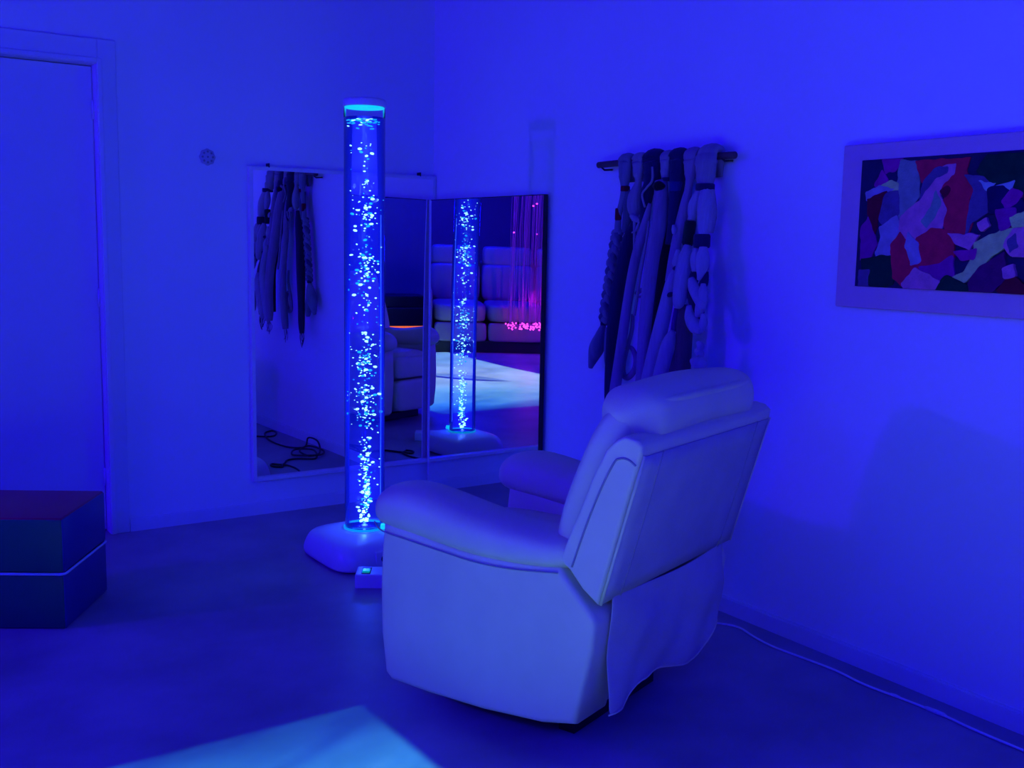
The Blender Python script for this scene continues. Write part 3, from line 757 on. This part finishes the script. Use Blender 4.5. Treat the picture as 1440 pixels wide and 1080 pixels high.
PATCHES = [
    ('magenta', [(-2.747, 1.581), (-2.807, 1.579), (-2.792, 1.552), (-2.757, 1.544)]),
    ('magenta', [(-2.724, 1.507), (-2.743, 1.542), (-2.763, 1.52), (-2.739, 1.499)]),
    ('greyblue', [(-2.81, 1.571), (-2.863, 1.567), (-2.872, 1.473), (-2.849, 1.438), (-2.821, 1.403), (-2.809, 1.427), (-2.802, 1.498), (-2.804, 1.534)]),
    ('lime', [(-2.733, 1.499), (-2.774, 1.514), (-2.801, 1.507), (-2.8, 1.492), (-2.761, 1.491)]),
    ('lilac', [(-2.696, 1.485), (-2.739, 1.499), (-2.782, 1.493), (-2.741, 1.476), (-2.699, 1.466)]),
    ('maroon', [(-2.702, 1.465), (-2.762, 1.482), (-2.761, 1.452), (-2.74, 1.416), (-2.731, 1.361), (-2.712, 1.392)]),
    ('indigo', [(-2.764, 1.48), (-2.801, 1.486), (-2.808, 1.421), (-2.77, 1.382), (-2.746, 1.404)]),
    ('purple', [(-2.685, 1.38), (-2.706, 1.404), (-2.739, 1.331), (-2.72, 1.294), (-2.689, 1.286)]),
    ('lilac', [(-2.752, 1.379), (-2.806, 1.412), (-2.818, 1.379), (-2.792, 1.343), (-2.79, 1.295), (-2.753, 1.265), (-2.743, 1.306), (-2.758, 1.343)]),
    ('darkgreen', [(-2.691, 1.282), (-2.74, 1.291), (-2.792, 1.295), (-2.805, 1.217), (-2.74, 1.201), (-2.7, 1.232)]),
    ('indigo', [(-2.688, 1.25), (-2.718, 1.251), (-2.714, 1.201), (-2.691, 1.2)]),
    ('crimson', [(-2.863, 1.567), (-3.024, 1.567), (-3.017, 1.535), (-3.053, 1.49), (-3.03, 1.451), (-3.058, 1.423), (-3.031, 1.361), (-2.975, 1.362), (-2.954, 1.413), (-2.966, 1.47), (-2.932, 1.528), (-2.884, 1.513)]),
    ('orchid', [(-2.822, 1.412), (-2.882, 1.455), (-2.911, 1.512), (-2.953, 1.551), (-2.983, 1.553), (-2.98, 1.533), (-2.944, 1.498), (-2.94, 1.471), (-2.964, 1.43), (-2.954, 1.379), (-2.923, 1.349), (-2.883, 1.355), (-2.878, 1.329), (-2.842, 1.348), (-2.821, 1.379)]),
    ('indigo', [(-2.881, 1.461), (-2.891, 1.512), (-2.921, 1.543), (-2.96, 1.548), (-2.961, 1.535), (-2.926, 1.522), (-2.902, 1.495)]),
    ('teal', [(-2.893, 1.399), (-2.922, 1.436), (-2.932, 1.478), (-2.948, 1.448), (-2.931, 1.414), (-2.909, 1.384)]),
    ('maroon', [(-2.949, 1.482), (-2.967, 1.495), (-2.974, 1.487), (-2.959, 1.47)]),
    ('crimson', [(-2.796, 1.331), (-2.821, 1.361), (-2.866, 1.308), (-2.879, 1.25), (-2.839, 1.214), (-2.811, 1.235)]),
    ('crimson', [(-2.88, 1.347), (-2.928, 1.374), (-2.992, 1.367), (-3.0, 1.305), (-2.983, 1.259), (-2.932, 1.239), (-2.881, 1.272)]),
    ('purple', [(-2.897, 1.265), (-2.956, 1.275), (-2.996, 1.299), (-3.003, 1.248), (-2.959, 1.232), (-2.912, 1.239)]),
    ('lilac', [(-2.852, 1.361), (-2.881, 1.332), (-2.894, 1.285), (-2.869, 1.276), (-2.846, 1.326)]),
    ('darkgreen', [(-3.081, 1.572), (-3.182, 1.57), (-3.219, 1.568), (-3.221, 1.473), (-3.191, 1.468), (-3.145, 1.503), (-3.105, 1.498), (-3.057, 1.533)]),
    ('indigo', [(-3.025, 1.519), (-3.074, 1.517), (-3.107, 1.482), (-3.093, 1.423), (-3.047, 1.395), (-3.031, 1.355), (-3.044, 1.451), (-3.053, 1.484)]),
    ('skyblue', [(-3.066, 1.503), (-3.106, 1.496), (-3.089, 1.482)]),
    ('skyblue', [(-3.11, 1.489), (-3.16, 1.498), (-3.154, 1.48)]),
    ('navy', [(-3.096, 1.482), (-3.135, 1.487), (-3.191, 1.448), (-3.196, 1.416), (-3.141, 1.421), (-3.101, 1.421)]),
    ('magenta', [(-3.137, 1.449), (-3.159, 1.48), (-3.187, 1.469), (-3.173, 1.447), (-3.146, 1.431)]),
    ('lime', [(-2.988, 1.229), (-3.04, 1.256), (-3.067, 1.306), (-3.066, 1.334), (-3.099, 1.352), (-3.139, 1.367), (-3.169, 1.372), (-3.162, 1.34), (-3.115, 1.307), (-3.082, 1.272), (-3.042, 1.237), (-2.999, 1.218)]),
    ('orchid', [(-2.987, 1.36), (-3.068, 1.356), (-3.048, 1.324), (-3.008, 1.338)]),
    ('magenta', [(-3.01, 1.311), (-3.067, 1.318), (-3.063, 1.297), (-3.025, 1.293)]),
    ('orchid', [(-3.151, 1.332), (-3.174, 1.373), (-3.202, 1.378), (-3.211, 1.306), (-3.174, 1.307)]),
    ('indigo', [(-3.162, 1.346), (-3.178, 1.359), (-3.186, 1.33), (-3.17, 1.319)]),
    ('purple', [(-3.123, 1.422), (-3.172, 1.428), (-3.175, 1.394), (-3.139, 1.377)]),
    ('orchid', [(-3.072, 1.39), (-3.095, 1.401), (-3.1, 1.384), (-3.083, 1.373)]),
    ('lime', [(-3.164, 1.404), (-3.198, 1.417), (-3.204, 1.386), (-3.173, 1.385)]),
    ('plum', [(-3.05, 1.209), (-3.082, 1.267), (-3.15, 1.308), (-3.162, 1.248), (-3.123, 1.206)]),
    ('maroon', [(-3.144, 1.213), (-3.178, 1.248), (-3.218, 1.223), (-3.219, 1.202), (-3.159, 1.203)]),
    ('orchid', [(-3.154, 1.269), (-3.179, 1.278), (-3.187, 1.254), (-3.161, 1.248)]),
    ('darkgreen', [(-2.953, 1.204), (-2.984, 1.242), (-3.052, 1.22), (-3.052, 1.203)]),
    ('orchid', [(-2.884, 1.26), (-2.963, 1.228), (-2.948, 1.204), (-2.854, 1.206), (-2.844, 1.217)]),
    ('crimson', [(-3.206, 1.453), (-3.261, 1.462), (-3.282, 1.399), (-3.248, 1.357), (-3.212, 1.389)]),
    ('lime', [(-3.221, 1.346), (-3.279, 1.378), (-3.313, 1.357), (-3.263, 1.315), (-3.23, 1.304)]),
    ('orchid', [(-3.231, 1.551), (-3.284, 1.559), (-3.311, 1.496), (-3.271, 1.467), (-3.236, 1.494)]),
    ('purple', [(-3.227, 1.282), (-3.28, 1.305), (-3.326, 1.264), (-3.299, 1.21), (-3.239, 1.208)]),
    ('skyblue', [(-3.289, 1.445), (-3.319, 1.46), (-3.336, 1.388), (-3.311, 1.378)]),
]

# ------------------------------------------------------------------ textile hanging
WOOL = {'grey': (0.24, 0.25, 0.28), 'greydark': (0.13, 0.14, 0.17), 'cream': (0.36, 0.34, 0.34), 'white': (0.46, 0.45, 0.45), 'lavender': (0.34, 0.25, 0.34), 'navy': (0.018, 0.016, 0.07),
        'black': (0.008, 0.008, 0.012), 'taupe': (0.13, 0.10, 0.10), 'violet': (0.16, 0.02, 0.22), 'red': (0.20, 0.006, 0.02), 'green': (0.004, 0.05, 0.025), 'blue': (0.015, 0.03, 0.16)}
def hanging():
    root = empty('wall_hanging', (0, -1.75, 0))
    tag(root, 'wall hanging of thick braided wool strands knotted over a wooden rod', 'wall hanging')
    oy = 1.75
    mats = {k: mat('wool_'+k, tuple(0.85*q for q in c), 0.9, 0.16, 14, 0.8, 70, stretch=(1, 3, 0.30), sheen=0.15, spec=0.15) for k, c in WOOL.items()}
    wood = mat('dark_wood', (0.10, 0.055, 0.045), 0.6, 0.2, 12, 0.2, 30, stretch=(6, 1, 6))
    rod = smooth_path([(-0.050, -1.415, 1.632), (-0.048, -1.60, 1.634), (-0.046, -1.85, 1.632), (-0.046, -2.155, 1.628)], 5)
    v, f = tube([(x, y+oy, z) for x, y, z in rod], 0.0125, 12); rd = build('rod', v, f, wood, root)
    for y in (-1.44, -2.10):
        v, f = tube([(0.0, y+oy, 1.615), (-0.040, y+oy, 1.612), (-0.055, y+oy, 1.622)], 0.004, 8); build('hook', v, f, M['dark_metal'], rd)
    def strand(nm, col, path):
        top = path[0][2] > 1.62
        pts = smooth_path([(x, y+oy, z, r) for x, y, z, r in path], 6)
        L_ = [(p[0], p[1], p[2]) for p in pts]; rr = [max(p[3], 0.003) for p in pts]
        if top:  # wool folded over the rod, running down behind it
            y0, z0, r0 = pts[0][1], 1.634, rr[0]
            fold = []
            for k in range(7):
                a = R(-10+25*k)
                rx = 0.030
                fold.append((-0.047+ -rx*math.cos(a)*0.75, y0, z0+rx*math.sin(a)*0.75))
            back = [(-0.020, y0, 1.60), (-0.020, y0, 1.56)]
            L_ = back + fold[::-1] + L_[1:]; rr = [r0*0.45, r0*0.6] + [r0*0.95]*7 + rr[1:]
            # flatten loops: keep them thin over the rod
            v, f = tube(L_, rr, 12, 1.0)
            nn = len(L_)
            vv = []
            for i, q in enumerate(v):
                ring = i//12
                c = Vector(L_[min(ring, nn-1)])
                wgt = 0.55 if ring < 11 else (0.75 if ring < 16 else 1.0)
                d = Vector(q)-c
                k = Vector((d.x*wgt, d.y*(1.32 if ring < 12 else 1.12), d.z*(0.55 if ring < 9 else 1)))
                vv.append(c+k)
            v = vv
        else:
            v, f = tube(L_, rr, 12)
        x_max = -0.006
        v = [(min(q[0], x_max), q[1], q[2]) for q in v]
        return build(nm, v, f, mats[col], root)
    for nm, col, path in STRANDS:
        o = strand(nm, col, path)
        if path[-1][2] < 0.76:   # loose fringe at the cut ends
            x, y, z, r = path[-1]
            off = -x
            for k in range(4):
                rnd = random.Random(int(abs(y*1e4))+k)
                a = rnd.uniform(-1, 1)
                p = [(-off+rnd.uniform(-.01, .01), y+oy+a*r*0.8, z+0.01), (-off+rnd.uniform(-.015, .015), y+oy+a*r*1.3, z-0.03), (-off, y+oy+a*r*1.6, z-rnd.uniform(0.05, 0.09))]
                v, f = tube(smooth_path(p, 3), 0.0022, 5); build('fringe', v, f, mats[col], o)
    for col, off, path, hw in WRAPS:
        (y0, z0), (y1, z1) = path
        horiz = abs(y1-y0) > abs(z1-z0)
        if horiz:     # band seen side-on: an upright short cylinder round the strand
            yc = (y0+y1)/2; zc = (z0+z1)/2; rad = abs(y1-y0)/2*0.86
            p = [(-off, yc+oy, zc-hw*0.85), (-off, yc+oy, zc-hw*0.6), (-off, yc+oy, zc+hw*0.6), (-off, yc+oy, zc+hw*0.85)]
            rr = [rad*0.9, rad, rad, rad*0.9]
        else:
            p = [(-off, y0+oy, z0), (-off, y0+oy+(y1-y0)*0.1, z0+(z1-z0)*0.1), (-off, y0+oy+(y1-y0)*0.9, z0+(z1-z0)*0.9), (-off, y1+oy, z1)]
            rr = [hw*0.9, hw*1.05, hw*1.05, hw*0.9]
        v, f = tube(p, rr, 14)
        v = [(min(q[0], -0.006), q[1], q[2]) for q in v]
        build('wrap', v, f, mats[col], root)
    # three-strand braid on the corner side with its tassel
    bp = smooth_path([(y, z) for y, z in BRAID], 14)
    cols = ['grey', 'greydark', 'grey']
    for k in range(3):
        pts = []
        for i, (y, z) in enumerate(bp):
            a = 2*math.pi*(i/17.0)+2*math.pi*k/3
            pts.append((-0.055-0.008*math.sin(2*a), y+oy+0.014*math.sin(a), z))
        v, f = tube(pts, 0.0125, 10); build('braid_strand', v, f, mats[cols[k]], root)
    v, f = tube([(-0.055, TASSEL[0][0]+oy, TASSEL[0][1]+0.016), (-0.055, TASSEL[0][0]+oy, TASSEL[0][1]-0.008)], 0.0135, 12); build('wrap', v, f, mats['navy'], root)
    for T, c, off in ((TASSEL, 'grey', .055), (TASSEL_B, 'grey', .045)):
        pts = smooth_path([(-off, y+oy, z, r) for y, z, r in T], 6)
        v, f = tube([p[:3] for p in pts], [max(.003, p[3]) for p in pts], 14, 0.8); 
        v = [(min(q[0], -0.004), q[1], q[2]) for q in v]
        build('tassel', v, f, mats[c], root)
hanging()

# ------------------------------------------------------------------ framed-in-cloth felt picture
FELT = {'magenta': (0.24, 0.01, 0.26), 'greyblue': (0.14, 0.20, 0.28), 'lime': (0.30, 0.50, 0.24), 'lilac': (0.20, 0.18, 0.42), 'maroon': (0.10, 0.004, 0.03), 'indigo': (0.07, 0.05, 0.20), 'purple': (0.18, 0.01, 0.24),
        'darkgreen': (0.003, 0.035, 0.03), 'crimson': (0.40, 0.008, 0.07), 'orchid': (0.40, 0.12, 0.38), 'teal': (0.12, 0.22, 0.26), 'skyblue': (0.20, 0.30, 0.48), 'navy': (0.008, 0.006, 0.07), 'plum': (0.07, 0.006, 0.10)}
def picture():
    yc, zc = -2.98, 1.385
    root = empty('felt_picture', (0, yc, zc))
    tag(root, 'abstract felt picture in crimson, purple and green with a pale lavender border', 'picture')
    lav = mat('lavender_canvas', (0.72, 0.42, 0.50), 0.85, 0.04, 12, 0.3, 300)
    y0, y1, z0, z1 = -3.365, -2.595, 1.137, 1.632
    box('canvas', (-0.026, -0.002, y0-yc, y1-yc, z0-zc, z1-zc), lav, root, 0.004, True)
    ground = mat('felt_ground', (0.010, 0.010, 0.05), 0.95, 0.2, 20, 0.5, 160)
    iy0, iy1, iz0, iz1 = -3.295, -2.668, 1.203, 1.583
    box('felt_ground', (-0.029, -0.024, iy0-yc, iy1-yc, iz0-zc, iz1-zc), ground, root, 0.001)
    fm = {k: mat('felt_'+k, (min(0.9, c[0]*1.7), min(0.9, c[1]*1.5), c[2]*0.85), 0.95, 0.16, 30, 0.6, 180, spec=0.1) for k, c in FELT.items()}
    for i, (c, poly) in enumerate(PATCHES):
        q = offset_poly([(y-yc, z-zc) for y, z in poly], -0.0055)
        rnd = random.Random(100+i)
        q2 = []
        for k in range(len(q)):      # cut edges wander a little, as scissored felt does
            (ya, za), (yb, zb) = q[k], q[(k+1) % len(q)]
            m_ = max(1, int(math.hypot(yb-ya, zb-za)/0.012))
            for j in range(m_):
                t = j/m_; q2.append((ya+(yb-ya)*t+rnd.gauss(0, 0.0016), za+(zb-za)*t+rnd.gauss(0, 0.0016)))
        p = chaikin(q2, 1)
        p = [(min(max(y, iy0-yc+0.001), iy1-yc-0.001), min(max(z, iz0-zc+0.001), iz1-zc-0.001)) for y, z in p]
        x1 = -0.0312-0.00022*i
        rings = [[(-0.0285, a, b) for a, b in p], [(x1+0.0008, a, b) for a, b in p]]
        q = offset_poly(p, 0.0008)
        rings.append([(x1, a, b) for a, b in q])
        v, f = loft(rings); build('felt_patch', v, f, fm[c], root, smooth=False)
picture()

# ------------------------------------------------------------------ cords on the floor
def floor_cord():
    root = empty('extension_lead', (-0.1, -2.6, 0))
    tag(root, 'thin pale cord with inline switch lying on the floor along the right wall', 'cord')
    ox, oy = 0.1, 2.6
    p = smooth_path(CORD, 6)
    v, f = tube([(x+ox, y+oy, 0.0042) for x, y in p], 0.0038, 8); build('cord', v, f, M['cord'], root)
    (xa, ya), (xb, yb) = SWITCH
    d = Vector((xb-xa, yb-ya, 0)); d = d.normalized()
    c = Vector((xb+ox, yb+oy, 0.0055))
    v, f = tube([c-d*0.035, c-d*0.026, c, c+d*0.026, c+d*0.035], [0.003, 0.0065, 0.0072, 0.0065, 0.003], 12, 0.7); build('inline_switch', v, f, M['white_plastic'], root)
    c = Vector((xa+ox, ya+oy, 0.006))
    v, f = tube([c-d*0.015, c, c+d*0.015], [0.003, 0.0048, 0.003], 10); build('cord_joint', v, f, M['white_plastic'], root)
CORD = [(-0.30, -2.02), (-0.22, -2.13), (-0.12, -2.24), (-0.085, -2.31), (-0.105, -2.40), (-0.118, -2.50), (-0.108, -2.62), (-0.100, -2.74), (-0.112, -2.86), (-0.100, -3.00), (-0.097, -3.12), (-0.105, -3.25), (-0.10, -3.6)]
SWITCH = ((-0.103, -2.96), (-0.097, -3.09))
floor_cord()

def black_cable():
    pts = [(-0.35, -2.20), (-0.27, -2.02), (-0.14, -1.90), (-0.06, -2.0), (-0.05, -2.10), (-0.13, -2.02), (-0.20, -1.75), (-0.19, -1.50), (-0.10, -1.46), (-0.05, -1.52), (-0.05, -1.38), (-0.10, -1.24), (-0.19, -1.18), (-0.20, -1.30), (-0.10, -1.40), (-0.06, -1.28), (-0.13, -1.14), (-0.22, -1.12), (-0.27, -1.24), (-0.20, -1.36), (-0.13, -1.26),
           (-0.19, -1.09), (-0.28, -1.13), (-0.35, -1.12), (-0.42, -1.02), (-0.47, -1.06), (-0.49, -1.00), (-0.45, -0.96), (-0.42, -1.02), (-0.40, -0.90), (-0.43, -0.76), (-0.52, -0.72)]
    P = []
    for i, (x, y) in enumerate(pts):
        z = 0.006
        if i in (9, 10): z = 0.05
        if 13 <= i <= 20: z = 0.010+0.006*(i % 3)
        P.append((x, y, z))
    v, f = tube(smooth_path(P, 7), 0.0055, 8)
    o = build('floor_cable', v, f, M['cable'])
    tag(o, 'tangled black cable on the floor seen in the corner mirror', 'cable')
black_cable()

# ------------------------------------------------------------------ far side of the room, seen in the mirrors
def sofa():
    root = empty('recliner_sofa', (-4.16, -5.05, 0), R(-26))
    tag(root, 'wide pale leatherette sofa behind the glowing optic strands in the mirror', 'sofa')
    m = mat('sofa_leatherette', (0.30, 0.24, 0.25), 0.45, 0.05, 6, 0.05, 150)
    # local y forward (towards the corner), front face at y = 0, x to the right seen from the front... width 2.1
    def soft(nm, x0, x1, y0, y1, z0, z1, e=5, parent=root):
        rings = []
        for t, q in ((0, 0.93), (0.08, 0.985), (0.5, 1.0), (0.85, 0.985), (0.96, 0.93), (1, 0.82)):
            rings.append([(x, y, z0+(z1-z0)*t) for x, y in sup((x0+x1)/2, (y0+y1)/2, (x1-x0)/2*q, (y1-y0)/2*q, 28, e)])
        v, f = loft(rings); return build(nm, v, f, m, parent, subsurf=1)
    soft('arm', -1.12, -0.92, -0.88, -0.02, 0.10, 0.62); soft('arm', 0.92, 1.12, -0.88, -0.02, 0.10, 0.62)
    for k in range(3):
        x = -0.92+k*0.613
        soft('seat_cushion', x+0.004, x+0.609, -0.72, 0.0, 0.30, 0.48)
        soft('front_panel', x+0.004, x+0.609, -0.12, -0.01, 0.11, 0.30)
        b = soft('back_cushion', x+0.004, x+0.609, -0.90, -0.66, 0.46, 0.84)
        soft('head_roll', x+0.02, x+0.595, -0.93, -0.70, 0.82, 1.02, 4, b)
    box('base_frame', (-1.05, 1.05, -0.85, -0.06, 0.0, 0.12), M['black'], root)
    box('back_board', (-1.02, 1.02, -0.98, -0.90, 0.10, 0.86), m, root, 0.02)
sofa()

def fibre_lamp():
    c = Vector((-4.16, -4.80, 0))
    root = empty('fibre_optic_lamp', c, R(-26))
    tag(root, 'curtain of glowing magenta optic fibre strands hanging in front of the sofa', 'fibre lamp')
    box('ceiling_plate', (-0.30, 0.30, -0.12, 0.12, ZC-0.07, ZC-0.001), M['white_plastic'], root, 0.01)
    rnd = random.Random(11)
    st = mat('fibre_strand', (0.3, 0.05, 0.35), 0.3, emit=(0.15, 0.01, 0.36), estr=0.34)
    tp = mat('fibre_tip', (0.6, 0.05, 0.5), 0.3, emit=(1.0, 0.06, 0.75), estr=3.0)
    for k in range(76):
        x = rnd.uniform(-0.19, 0.19); y = rnd.uniform(-0.09, 0.09)
        ex = x*1.08+rnd.gauss(0, 0.02); ey = y+rnd.gauss(0, 0.03)
        zt = 0.27+0.06*rnd.random() if rnd.random() < 0.9 else rnd.uniform(0.5, 2.0)
        mx = (x+ex)/2+rnd.gauss(0, 0.015)
        p = smooth_path([(x, y, ZC-0.07), (mx, (y+ey)/2, (ZC+zt)/2), (ex*0.98, ey, zt+0.18), (ex+rnd.gauss(0, 0.02), ey, zt)], 4)
        v, f = tube(p, 0.0017, 5); s = build('strand', v, f, st, root)
        e = Vector(p[-1])
        rings = [[(e.x+q*math.cos(2*math.pi*j/8), e.y+q*math.sin(2*math.pi*j/8), e.z+z) for j in range(8)] for q, z in ((0.003, 0.008), (0.009, 0.004), (0.009, -0.004), (0.003, -0.008))]
        v, f = loft(rings); build('tip', v, f, tp, s)
    o = light('fibre_glow', 'POINT', (0, 0.05, 0.55), (0.55, 0.02, 0.60), 3.0, shadow_soft_size=0.0)
    o.parent = root
fibre_lamp()

def console():
    root = empty('media_console', (-3.22, -6.83, 0), R(-10))
    tag(root, 'low dark console with a glowing orange strip at the far wall', 'console')
    box('cabinet', (-0.55, 0.45, -0.22, 0.22, 0.0, 0.34), M['black'], root, 0.008)
    box('amplifier', (-0.40, 0.10, -0.15, 0.18, 0.34, 0.46), M['dark_metal'], root, 0.008)
    box('light_strip', (-0.50, 0.40, 0.218, 0.226, 0.12, 0.15), mat('orange_glow', (0.2, 0.05, 0.01), 0.4, emit=(1.0, 0.16, 0.03), estr=1.2), root, 0.001)
console()

# lamp on its stand (left of the frame), projector, and unseen fill globes added for the blue wash
def fixtures():
    root = empty('lamp_stand', (LAMP_POS.x, LAMP_POS.y, 0))
    tag(root, 'slim black floor stand carrying the violet colour lamp', 'floor lamp')
    h = LAMP_POS.z-0.12
    v, f = tube([(0, 0, 0.02), (0, 0, h)], 0.012, 12); build('pole', v, f, M['black'], root)
    v, f = lathe([(0.13, 0), (0.14, 0.008), (0.12, 0.02), (0.02, 0.03)], 28); build('foot', v, f, M['black'], root)
    v, f = lathe([(0.02, h-0.01), (0.055, h), (0.06, h+0.03), (0.03, h+0.045)], 24); build('lamp_holder', v, f, M['black'], root)
    for i, (x, y, share) in enumerate(WASH):
        r2 = empty('fill_globe', (x, y, ZC))  # made-up globe, added to brighten walls and floor with blue
        tag(r2, ['added blue fill globe nearest the door wall', 'added blue fill globe between the sofa and the console', 'added blue fill globe nearest the right wall'][i], 'fill light', 'fill globes')
        gm = mat('fill_glow', (0.1, 0.1, 0.3), 0.8, emit=WASH_RGB, estr=WASH_W*share/(4*math.pi**2*GLOBE_R**2))
        prof = [(GLOBE_R*math.sin(math.pi*k/12)+1e-4, GLOBE_Z-ZC+GLOBE_R*math.cos(math.pi*k/12)) for k in range(13)]
        v, f = lathe(prof, 20); build('globe', v, f, gm, r2)
        v, f = tube([(0, 0, GLOBE_Z-ZC+GLOBE_R-0.01), (0, 0, -0.001)], 0.004, 8); build('cable', v, f, M['cable'], r2)
    r3 = empty('projector', (PROJ_POS.x, PROJ_POS.y, ZC))
    tag(r3, 'white projector hanging from the ceiling, pointing at the floor', 'projector')
    box('body', (-0.16, 0.16, 0.04, 0.26, -0.32, -0.16), M['white_plastic'], r3, 0.015)
    v, f = tube([(0, 0.15, -0.17), (0, 0.15, -0.001)], 0.02, 12); build('mount', v, f, M['white_plastic'], r3)
fixtures()
